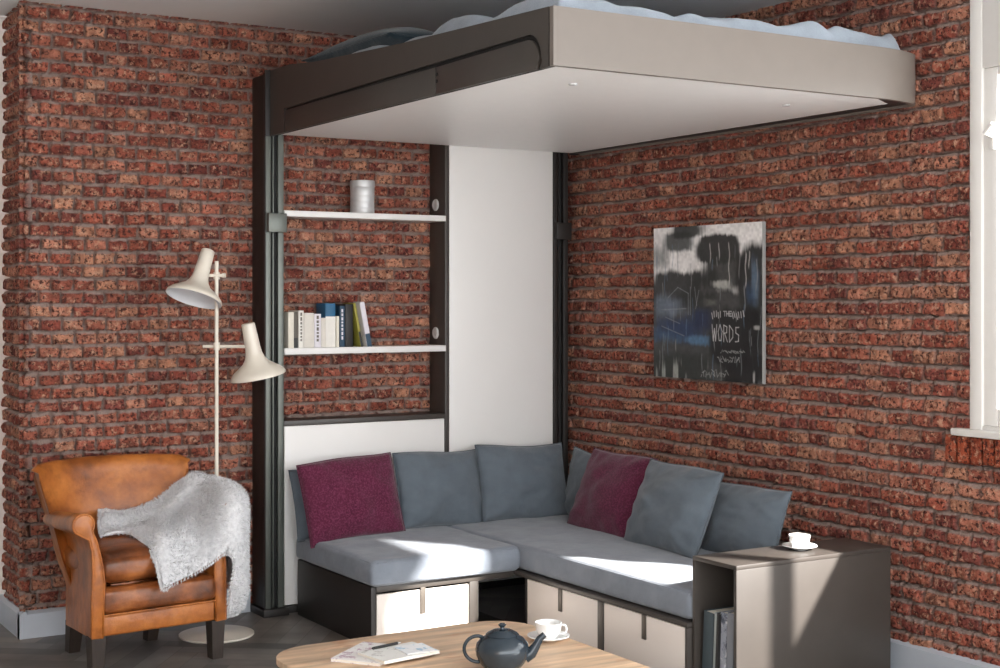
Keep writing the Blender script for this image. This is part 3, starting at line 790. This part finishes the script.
shelf_book('thin lime and black book leaning left', 3.096, 3.108, 1.480, 'lime', .12, 6.364, lean=-11, band=(0, .35), band_col='black')
shelf_book('white book leaning left at the end of the row, navy at the foot', 3.130, 3.156, 1.486, 'lilac', .125, 6.362, lean=-11, band=(.0, .3), band_col='navy')

# ----------------------------------------------------------------------------- painting
def painting():
    x1 = XW-.030; x0 = x1-.022
    ya, yb_, z0, z1 = 5.672, 4.880, 1.114, 1.843      # ya = left edge as seen from the room
    n, m = 300, 270
    u = np.linspace(0, 1, n); v = np.linspace(0, 1, m); U_, V_ = np.meshgrid(u, v, indexing='ij')   # v from top to bottom
    N = lambda a, b, s: vnoise(U_*a+3, V_*b+7, s)
    col = np.zeros((n, m, 3)); col[:] = lin((236, 234, 232))
    col *= (.9+.2*N(14, 14, 1))[..., None]
    def paint(c, mask): 
        mk = np.clip(mask, 0, 1)[..., None]; col[:] = col*(1-mk)+np.array(lin(c))*mk
    def blob(cu, cv, ru, rv, soft=.35, s=2, rag=.5):
        d = np.sqrt(((U_-cu)/ru)**2+((V_-cv)/rv)**2)+rag*(N(9, 7, s)-.5)+rag*.6*(N(26, 18, s+1)-.5)
        return sstep(1, 1-soft, d)
    strk = .55*N(60, 5, 90)+.45*N(120, 12, 91)
    def soft(c, cu, cv, ru, rv, a=.95, s=2, edge=.45, rag=.9):
        d = np.maximum(np.abs(U_-cu)/ru, np.abs(V_-cv)/rv)*.6+.4*np.sqrt(((U_-cu)/ru)**2+((V_-cv)/rv)**2)
        d = d+rag*(.5*(N(7, 6, s)-.5)+.35*(N(16, 12, s+1)-.5)+.35*(strk-.5))
        paint(c, a*sstep(1, 1-edge, d))
    soft((92, 98, 98), .06, .20, .13, .13, .75, 3, .8); soft((54, 58, 58), .24, .10, .18, .08, .92, 5, .4, .6); soft((40, 42, 40), .34, .025, .19, .06, .96, 7, .4, .6)
    soft((70, 74, 74), .13, .17, .06, .12, .6, 8, .9); soft((34, 34, 34), .62, .155, .22, .10, .98, 9, .25, .5); soft((44, 46, 44), .68, .31, .26, .14, .96, 11, .4, .6)
    soft((44, 46, 44), .44, .17, .05, .07, .7, 12, .9)
    soft((30, 31, 31), .95, .36, .22, .24, .98, 19, .3, .5); soft((34, 36, 36), .22, .42, .30, .15, .97, 13, .3, .6); soft((36, 38, 37), .47, .42, .16, .15, .9, 14)
    paint((40, 42, 42), .96*sstep(.40, .47, V_+.12*(N(6, 4, 17)-.5)+.05*(strk-.5)))
    soft((92, 112, 132), .935, .36, .04, .18, .8, 21, .8, 1.2); soft((52, 76, 104), .90, .46, .07, .10, .7, 23, .9)
    soft((178, 178, 172), .64, .385, .12, .035, .9, 25, .6, 1.2); soft((108, 110, 104), .57, .50, .10, .035, .6, 27, .9, 1.3)
    soft((122, 134, 150), .15, .53, .22, .09, .7, 29, .9, 1.1); soft((96, 106, 118), .06, .56, .10, .12, .6, 30, .9, 1.1)
    soft((36, 56, 92), .26, .68, .32, .11, .85, 31, .8); soft((28, 42, 74), .45, .60, .12, .09, .9, 35, .7)
    soft((84, 122, 154), .40, .745, .24, .04, .75, 33, .9, 1.3); soft((66, 96, 126), .12, .72, .16, .06, .6, 34, .9, 1.3)
    soft((22, 23, 25), .79, .72, .26, .22, .97, 37, .25, .5); paint((42, 46, 44), .92*sstep(.79, .87, V_+.08*(N(8, 3, 39)-.5))*sstep(.62, .5, U_+.05*(strk-.5)))
    st = N(80, 4, 41)*N(30, 9, 42)
    paint((156, 160, 154), .85*sstep(.26, .5, st)*sstep(.84, .93, V_)*sstep(.62, .35, U_))
    soft((20, 20, 22), .86, .92, .22, .10, .95, 43, .3); soft((176, 176, 172), .955, .655, .04, .02, .8, 45, .7); soft((190, 190, 188), .93, .965, .014, .05, .8, 47, .7)
    rs = np.random.RandomState(5)
    for k in range(60):
        du, dv, ln = rs.rand(), .05+rs.rand()*.8, .05+.18*rs.rand(); wd = .002+.0025*rs.rand()
        c = [(158, 160, 160), (130, 136, 140), (42, 44, 44), (100, 124, 146)][rs.randint(4)]
        paint(c, .45*sstep(wd*1.6, wd*.4, np.abs(U_-du-.004*np.sin(V_*30+k)))*sstep(dv-.01, dv+.01, V_)*sstep(dv+ln, dv+ln*.7, V_))
    for du, d0, d1 in ((.545, .11, .26), (.625, .11, .24), (.715, .11, .40), (.86, .18, .42), (.89, .17, .30)):
        paint((186, 184, 180), .8*sstep(.006, .002, np.abs(U_-du-.004*np.sin(V_*40)))*sstep(d0, d0+.02, V_)*sstep(d1, d1-.04, V_))
    # scratched lettering and scribbles
    def stroke(p, q, c=(206, 206, 206), w=.0045, a=.85):
        (u0, v0), (u1, v1) = p, q; asp = (z1-z0)/(ya-yb_)
        dx, dy = u1-u0, (v1-v0)*asp; L2 = dx*dx+dy*dy+1e-9
        t = np.clip(((U_-u0)*dx+(V_-v0)*asp*dy)/L2, 0, 1)
        d = np.sqrt((U_-u0-t*dx)**2+((V_-v0)*asp-t*dy)**2)
        paint(c, a*sstep(w*1.5, w*.5, d))
    GL = {'W': [((0, 0), (.25, 1)), ((.25, 1), (.5, .25)), ((.5, .25), (.75, 1)), ((.75, 1), (1, 0))],
          'O': [((.5, 0), (.1, .4)), ((.1, .4), (.3, .95)), ((.3, .95), (.7, .95)), ((.7, .95), (.95, .4)), ((.95, .4), (.5, 0))],
          'R': [((.1, 1), (.1, 0)), ((.1, 0), (.75, .1)), ((.75, .1), (.7, .45)), ((.7, .45), (.1, .5)), ((.3, .5), (.85, 1))],
          'D': [((.1, 0), (.1, 1)), ((.1, 0), (.8, .3)), ((.8, .3), (.8, .7)), ((.8, .7), (.1, 1))],
          'S': [((.85, .08), (.2, .1)), ((.2, .1), (.2, .42)), ((.2, .42), (.8, .55)), ((.8, .55), (.75, .92)), ((.75, .92), (.1, .95))],
          'T': [((0, 0), (1, 0)), ((.5, 0), (.5, 1))], 'H': [((.1, 0), (.1, 1)), ((.9, 0), (.9, 1)), ((.1, .5), (.9, .5))],
          'E': [((.9, 0), (.1, 0)), ((.1, 0), (.1, 1)), ((.1, 1), (.9, 1)), ((.1, .5), (.7, .5))]}
    def word(s, u0, v0, cw, ch, w=.0045, a=.85, lean=.0):
        for i, k in enumerate(s):
            for p, q in GL.get(k, []):
                stroke((u0+i*cw*1.18+p[0]*cw, v0+p[1]*ch+lean*i), (u0+i*cw*1.18+q[0]*cw, v0+q[1]*ch+lean*i), w=w, a=a)
    word('WORDS', .562, .640, .043, .105, .0030, .75, .0015)
    word('THE', .665, .555, .022, .03, .0028, .7)
    for k in range(15):      # unreadable scribbles around the word
        a = .555+.02*k+.008*rs.rand(); b_ = .550+.02*rs.rand()
        if .65 < a < .74: continue
        stroke((a, b_), (a+.012*rs.rand(), b_+.035), w=.0035, a=.7)
    for line, (v0, ua, ub, hh) in enumerate(((.80, .64, .84, .02), (.835, .61, .80, .045), (.93, .46, .70, .055))):
        uu = ua
        while uu < ub:
            stroke((uu, v0+hh*rs.rand()), (uu+.018*rs.rand()+.004, v0+hh*rs.rand()), w=.0028, a=.6, c=(160, 162, 160)); uu += .011
    for p, q in (((.14, .47), (.24, .40)), ((.24, .40), (.34, .44)), ((.34, .44), (.34, .58)), ((.08, .55), (.32, .54)), ((.20, .50), (.20, .68)), ((.08, .66), (.30, .72)), ((.12, .60), (.26, .64)),
                 ((.36, .40), (.36, .58)), ((.40, .40), (.42, .52)), ((.44, .42), (.41, .54))):
        stroke(p, q, c=(150, 156, 160), w=.003, a=.4)
    col[:] = np.clip(col*(.85+.3*N(60, 60, 50))[..., None], 0, 1)
    bm = bmesh.new(); lay = bm.verts.layers.float_color.new('art')
    Vv = [[bm.verts.new((x0, ya+(yb_-ya)*u[i], z1+(z0-z1)*v[j])) for j in range(m)] for i in range(n)]
    for i in range(n):
        for j in range(m): Vv[i][j][lay] = (*col[i, j], 1)
    for i in range(n-1):
        for j in range(m-1): bm.faces.new((Vv[i][j], Vv[i][j+1], Vv[i+1][j+1], Vv[i+1][j]))
    bmesh.ops.recalc_face_normals(bm, faces=bm.faces)
    e = thing('painting', 'abstract black, white and blue canvas with scratched words on the brick side wall', 'painting', (x1, (ya+yb_)/2, z0))
    mt, nt, b = tree('painted_canvas')
    at = node(nt, 'ShaderNodeAttribute', attribute_name='art'); nt.links.new(at.outputs['Color'], b.inputs['Base Color'])
    b.inputs['Roughness'].default_value = .55; k = noise(nt, 700, 2); bump(nt, b, k.outputs[0], .2, .001)
    o = obj('canvas', bm, mt, e, 180)
    if o.data.polygons[0].normal.x > 0: o.data.flip_normals()
    obj('stretcher', box(x0+.0005, x1, yb_, ya, z0, z1, .001), plain('canvas_edge', (150, 150, 148), .7), e, 30)
painting()

# ----------------------------------------------------------------------------- floor lamp
lamp = thing('floor_lamp', 'cream metal floor lamp with two adjustable shades, between the armchair and the wall unit', 'lamp', (2.262, 6.11, 0))
obj('base', lathe([(0, 0), (.160, 0), (.165, .004), (.165, .010), (.155, .013), (.03, .018), (.014, .03), (0, .03)], 64), M['cream'], lamp, 40, local=True)
obj('pole', tube([(0, 0, .02), (0, 0, 1.664)], .0085, 16), M['cream'], lamp, 60, local=True)
def shade(axis_top, axis_bot, R):
    """a bottle-necked spun shade from the neck end to the open rim"""
    a, b = Vector(axis_top), Vector(axis_bot); L = (b-a).length; q = (a-b).normalized().to_track_quat('Z', 'Y')
    Mx = Matrix.Translation(b) @ q.to_matrix().to_4x4()
    k = R/.125
    out = [(.000, L), (.026, L), (.030, L-.004), (.0305, L-.02), (.034, L*.55), (.037, L*.44), (.044, L*.35), (.058, L*.265), (.085*k, L*.185), (.108*k, L*.12), (.121*k, L*.06), (.125*k, L*.02), (.1245*k, 0)]
    inn = [(.1215*k, 0), (.1215*k, L*.02), (.117*k, L*.06), (.104*k, L*.11), (.081*k, L*.17), (.05, L*.25), (.03, L*.32), (0, L*.33)]
    s = obj('lamp_shade', moved(lathe(out[::-1]), Mx), M['cream'], lamp, 60, local=True)
    obj('shade_lining', moved(lathe(inn), Mx), M['cream_inside'], s, 60, local=True)
    obj('bulb', moved(lathe([(0, L*.12), (.018, L*.15), (.026, L*.22), (.02, L*.29), (.012, L*.33), (0, L*.33)], 24), Mx), M['china'], s, 60, local=True)
def view(r, f, z): return (.853*r+.522*f, -.522*r+.853*f, z)     # r across, f away from the room's middle
shade(view(-.037, .0, 1.712), view(-.086, -.072, 1.497), .126)
obj('arm', tube([view(.035, .0, 1.600), view(-.055, -.02, 1.600)], .0075, 12), M['cream'], lamp, 60, local=True)
obj('clamp', merge(tube([(0, 0, 1.583), (0, 0, 1.615)], .0135, 16), tube([view(.026, 0, 1.600), view(.040, 0, 1.600)], .010, 14)), M['cream'], lamp, 50, local=True)
shade(view(.142, -.015, 1.388), view(.184, .012, 1.150), .124)
obj('arm', tube([view(-.062, .01, 1.284), view(.150, -.012, 1.285)], .0075, 12), M['cream'], lamp, 60, local=True)
obj('clamp', tube([(0, 0, 1.268), (0, 0, 1.302)], .0135, 16), M['cream'], lamp, 50, local=True)

# ----------------------------------------------------------------------------- armchair
ch = thing('armchair', 'tan leather armchair with scrolled arms and dark wooden legs', 'armchair', (1.864, 5.672, 0), math.radians(6))
def A(name, bm, mat, sm=50, parent=None): return obj(name, bm, mat, parent or ch, sm, local=True)
ZR = .163
def arm_profile(s, grow=0):
    """front outline of an arm (s=+1 right, -1 left), x outwards"""
    cx, cz, r = .322, .612, .044+grow
    pts = [(.243-grow, ZR), (.289+grow, ZR), (.289+grow, .30), (.284+grow, .42), (.288+grow, .50), (.300+grow, .552)]
    a0, a1 = math.radians(-62), math.radians(215)
    for a in np.linspace(math.radians(-40), a1, 18): pts.append((cx+r*math.cos(a), cz+r*math.sin(a)))
    pts += [(.268-grow, .545), (.256-grow, .50), (.243-grow, .44), (.236-grow, .38), (.240-grow, .30)]
    return [(s*x, z) for x, z in pts]
for s in (-1, 1):
    pr = arm_profile(s); n = len(pr)
    ys = np.linspace(.012, .50, 14)
    P = np.zeros((len(ys), n, 3))
    for i, y in enumerate(ys):
        t = (y-.012)/.49
        for j, (x, z) in enumerate(pr):
            k = max(0, (z-.40)/.25)
            P[i, j] = (x-s*(.085-.025*k)*t, y, z-.05*t*k-.045*t*max(0, (.36-z)/.2))
    bm = grid_surface(np.concatenate([P, P[:, :1]], 1)); bmesh.ops.remove_doubles(bm, verts=bm.verts, dist=1e-5)
    bm2 = prism(pr, 'y', .010, .016)
    bmesh.ops.recalc_face_normals(bm, faces=bm.faces)
    a = A('arm', merge(bm, bm2), M['leather'], 50)
    A('arm_front', prism(arm_profile(s, -.004), 'y', -.004, .014, .003), M['leather'], 50, a)
    g = [(x, -.001, z) for x, z in arm_profile(s, -.001)]
    A('piping', tube(g+[g[0]], .0042, 8), M['leather'], 180, a)
# front rail in two rolls, with a welt between
A('front_rail', cushion_bm(-.243, .243, -.002, .10, .245, .352, .022, .004, 61, 16), M['leather_seat'], 180)
A('lower_rail', merge(box(-.243, .243, .0, .06, ZR, .246, .012, 3), tube([(-.243, -.002, .247), (.243, -.002, .247)], .004, 8)), M['leather'], 50)
A('seat_deck', box(-.19, .19, .05, .50, .18, .36, .01), M['leather_seat'], 30)
for x0, x1 in ((-.228, -.18), (.18, .228)): A('side_rail', box(x0, x1, .02, .30, ZR, .30, .008), M['leather'], 30)
A('seat_cushion', cushion_bm(-.234, .234, .012, .50, .363, .478, .040, .028, 63, 26), M['leather_seat'], 180)
def back_shell():
    ns, nt_ = 41, 30; bm = bmesh.new()
    S = np.linspace(-1, 1, ns)
    loop = []          # closed section: up the inside, over the top, down the outside
    sec = []
    for t in np.linspace(0, 1, 14): sec.append((0, t))
    for a in np.linspace(0, PI, 9)[1:-1]: sec.append((a, 1))
    for t in np.linspace(1, 0, 14): sec.append((PI, t))
    P = np.zeros((ns, len(sec), 3))
    for i, s in enumerate(S):
        th = .050*(1-.30*abs(s)**3)
        ztop = .812-.012*abs(s)**2.2-.016*max(0, abs(s)-.90)/.10
        for j, (a, t) in enumerate(sec):
            z = .122+(ztop-.05-.122)*t
            halfw = .195+.075*sstep(.17, .5, z)+.070*sstep(.45, .80, z)
            y = .525-.115*abs(s)**2.6+.090*(max(0, z-.17)/.63)**1.5
            puff = .018*(1-s*s)*math.sin(min(1, max(0, (z-.4)/.35))*PI)
            yy = y-th*math.cos(a)-(puff if a == 0 else 0)
            zz = z+.05*math.sin(a)
            P[i, j] = (halfw*s+(.02*s if zz > .78 else 0), yy, zz)
    bm = grid_surface(P)
    # end caps
    bm.verts.ensure_lookup_table(); m = len(sec)
    bm.faces.new([bm.verts[j] for j in range(m)]); bm.faces.new([bm.verts[(ns-1)*m+j] for j in range(m)][::-1])
    bmesh.ops.recalc_face_normals(bm, faces=bm.faces)
    edge = [tuple(P[i, 17]) for i in range(ns)]
    return bm, edge
bm, edge = back_shell()
bk = A('backrest', bm, M['leather'], 60)
for x, y in ((-.258, .035), (.258, .035), (-.175, .47), (.175, .47)):
    b = merge(prism([(x-.031, y-.031), (x+.031, y-.031), (x+.031, y+.031), (x-.031, y+.031)], 'z', 0, ZR if y < .3 else .14))
    for v in b.verts:
        if v.co.z < .01: v.co.x += (x-v.co.x)*.22; v.co.y += (y-v.co.y)*.22 - (0 if y < .3 else -.03)
    bmesh.ops.bevel(b, geom=list(b.edges), offset=.002, segments=1, affect='EDGES')
    A('leg', b, M['dark_leg'], 30)

# grey sheepskin thrown over the seat and the right arm
ROWS = [
 [(-0.066, 0.461, 0.592), (-0.082, 0.422, 0.572), (-0.098, 0.384, 0.553), (-0.110, 0.345, 0.535), (-0.120, 0.300, 0.509)],
 [(0.046, 0.466, 0.572), (0.026, 0.417, 0.558), (0.006, 0.359, 0.540), (-0.011, 0.311, 0.526), (-0.019, 0.261, 0.512)],
 [(0.167, 0.44, 0.606), (0.137, 0.38, 0.585), (0.086, 0.303, 0.540), (0.027, 0.158, 0.522), (-0.037, -0.004, 0.447)],
 [(0.247, 0.405, 0.683), (0.216, 0.335, 0.625), (0.134, 0.278, 0.545), (0.017, 0.040, 0.510), (-0.022, -0.050, 0.342)],
 [(0.300, 0.400, 0.708), (0.270, 0.335, 0.668), (0.208, 0.26, 0.570), (0.092, 0.035, 0.507), (0.031, -0.054, 0.353)],
 [(0.345, 0.380, 0.716), (0.325, 0.300, 0.700), (0.285, 0.215, 0.640), (0.182, 0.041, 0.505), (0.132, -0.050, 0.386)],
 [(0.370, 0.35, 0.710), (0.350, 0.280, 0.705), (0.320, 0.180, 0.688), (0.256, 0.054, 0.575), (0.2, -0.051, 0.419)],
 [(0.400, 0.30, 0.692), (0.385, 0.20, 0.692), (0.355, 0.074, 0.682), (0.305, -0.035, 0.60), (0.265, -0.052, 0.452)],
 [(0.437, 0.29, 0.641), (0.426, 0.18, 0.640), (0.405, 0.067, 0.614), (0.350, -0.037, 0.51), (0.300, -0.047, 0.405)],
 [(0.445, 0.296, 0.552), (0.444, 0.228, 0.481), (0.424, 0.120, 0.395), (0.370, 0.000, 0.321), (0.297, -0.020, 0.290)],
 [(0.425, 0.308, 0.451), (0.420, 0.248, 0.347), (0.412, 0.199, 0.238), (0.370, 0.050, 0.185), (0.299, 0.010, 0.180)]]
def catmull(P, n):
    """resample along axis 0"""
    k = P.shape[0]; ts = np.linspace(0, k-1, n); out = []
    for t in ts:
        i = min(int(t), k-2); f = t-i
        p0, p1, p2, p3 = P[max(i-1, 0)], P[i], P[i+1], P[min(i+2, k-1)]
        out.append(.5*(2*p1+(p2-p0)*f+(2*p0-5*p1+4*p2-p3)*f*f+(3*p1-p0-3*p2+p3)*f**3))
    return np.array(out)
def sheepskin():
    P = np.array(ROWS); P = catmull(P, 70); P = catmull(P.transpose(1, 0, 2), 44).transpose(1, 0, 2)
    n, m, _ = P.shape
    du = np.gradient(P, axis=0); dv = np.gradient(P, axis=1); Nn = np.cross(du, dv); Nn /= np.linalg.norm(Nn, axis=2, keepdims=True)+1e-9
    if Nn[20, 20, 2] < 0: Nn = -Nn
    I, J = np.meshgrid(np.arange(n)/n, np.arange(m)/m, indexing='ij')
    wav = .010*np.sin(I*17+J*5)*np.sin(J*PI)+.014*(vnoise(I*9, J*6, 4)-.5)
    edge = np.minimum(np.minimum(I, 1-I)*n/6, np.minimum(J, 1-J)*m/5).clip(0, 1)
    T = P+Nn*(wav+.004+.012*np.sqrt(edge))[..., None]; Bt = P-Nn*(.006*edge)[..., None]
    bm = bmesh.new()
    tv = [[bm.verts.new(T[i, j]) for j in range(m)] for i in range(n)]; bv = [[bm.verts.new(Bt[i, j]) for j in range(m)] for i in range(n)]
    for i in range(n-1):
        for j in range(m-1):
            bm.faces.new((tv[i][j], tv[i+1][j], tv[i+1][j+1], tv[i][j+1])); bm.faces.new((bv[i][j], bv[i][j+1], bv[i+1][j+1], bv[i+1][j]))
    rim = [(i, 0) for i in range(n)]+[(n-1, j) for j in range(1, m)]+[(i, m-1) for i in range(n-2, -1, -1)]+[(0, j) for j in range(m-2, 0, -1)]
    for a in range(len(rim)):
        (i, j), (k, l) = rim[a], rim[(a+1) % len(rim)]
        bm.faces.new((tv[i][j], bv[i][j], bv[k][l], tv[k][l]))
    bmesh.ops.recalc_face_normals(bm, faces=bm.faces)
    # tufts: thin leaning blades all over the upper side and round the edge
    rs = random.Random(9)
    ar = np.linalg.norm(np.cross(P[1:, :-1]-P[:-1, :-1], P[:-1, 1:]-P[:-1, :-1]), axis=2).reshape(-1)
    cells = np.random.RandomState(2).choice(len(ar), 22000, p=ar/ar.sum())
    for q in range(26000):
        if q < 22000:
            c = int(cells[q]); i, j = c//(m-1), c % (m-1); f, g = rs.random(), rs.random(); a, b = i+f, j+g
            p = Vector(T[i, j]*(1-f)*(1-g)+T[i+1, j]*f*(1-g)+T[i, j+1]*(1-f)*g+T[i+1, j+1]*f*g); nn = Vector(Nn[i, j])
            lay = Vector(dv[i, j]).normalized()*(.6+.5*math.sin(a*.35+b*.2))+Vector(du[i, j]).normalized()*(.5*math.sin(b*.3))
        else:
            i, j = rim[rs.randrange(len(rim))]; p = Vector((T[i, j]+Bt[i, j])/2)
            ci, cj = min(max(i, 4), n-5), min(max(j, 4), m-5); nn = (p-Vector(P[ci, cj])).normalized(); lay = Vector((0, 0, -.4))
        ln = rs.uniform(.011, .021); d = (nn*.75+lay*.8+Vector((rs.uniform(-.4, .4), rs.uniform(-.4, .4), rs.uniform(-.4, .4)))).normalized()
        s = d.cross(Vector((rs.random()-.5, rs.random()-.5, rs.random()-.5))).normalized()*.0013
        mid = p+d*ln*.55+nn*.001
        v0, v1, v2, v3 = bm.verts.new(p-s), bm.verts.new(p+s), bm.verts.new(mid+s*.7), bm.verts.new(mid-s*.7)
        tip = bm.verts.new(p+d*ln-nn*.001)
        bm.faces.new((v0, v1, v2, v3)); bm.faces.new((v3, v2, tip))
    return bm
fur = obj('sheepskin_throw', sheepskin(), M['fur'], None, 180)
fur.location = ch.location; fur.rotation_euler = ch.rotation_euler
tag(fur, 'fluffy light grey sheepskin thrown over the seat and right arm of the armchair', 'throw')

# ----------------------------------------------------------------------------- light
w = bpy.data.worlds.new('day_sky'); bpy.context.scene.world = w; w.use_nodes = True
bg = w.node_tree.nodes['Background']; bg.inputs[0].default_value = (.95, .975, 1.0, 1); bg.inputs[1].default_value = 6.0
sun = bpy.data.lights.new('sun', 'SUN'); sun.energy = 29.0; sun.angle = math.radians(1.6); sun.color = (1.0, .955, .90)
so = bpy.data.objects.new('sun', sun); C.objects.link(so)
so.location = (8, 0, 6)
so.rotation_euler = Vector((-1, 1.65, -1.353)).to_track_quat('-Z', 'Y').to_euler()

# ----------------------------------------------------------------------------- camera
cam = bpy.data.cameras.new('camera'); co = bpy.data.objects.new('camera', cam); C.objects.link(co)
cam.sensor_fit = 'HORIZONTAL'; cam.sensor_width = 36; cam.lens = 1438.05/1000*36; cam.shift_y = -.036
cam.clip_start = .05
co.location = (0, 0, 1.5); co.rotation_euler = (PI/2, 0, math.radians(-31.464))
sc = bpy.context.scene; sc.camera = co
sc.view_settings.view_transform = 'Standard'; sc.view_settings.look = 'None'
sc.view_settings.exposure = .07; sc.view_settings.gamma = 1; sc.view_settings.use_curve_mapping = False
sc.cycles.max_bounces = 10; sc.cycles.diffuse_bounces = 6; sc.cycles.use_denoising = True
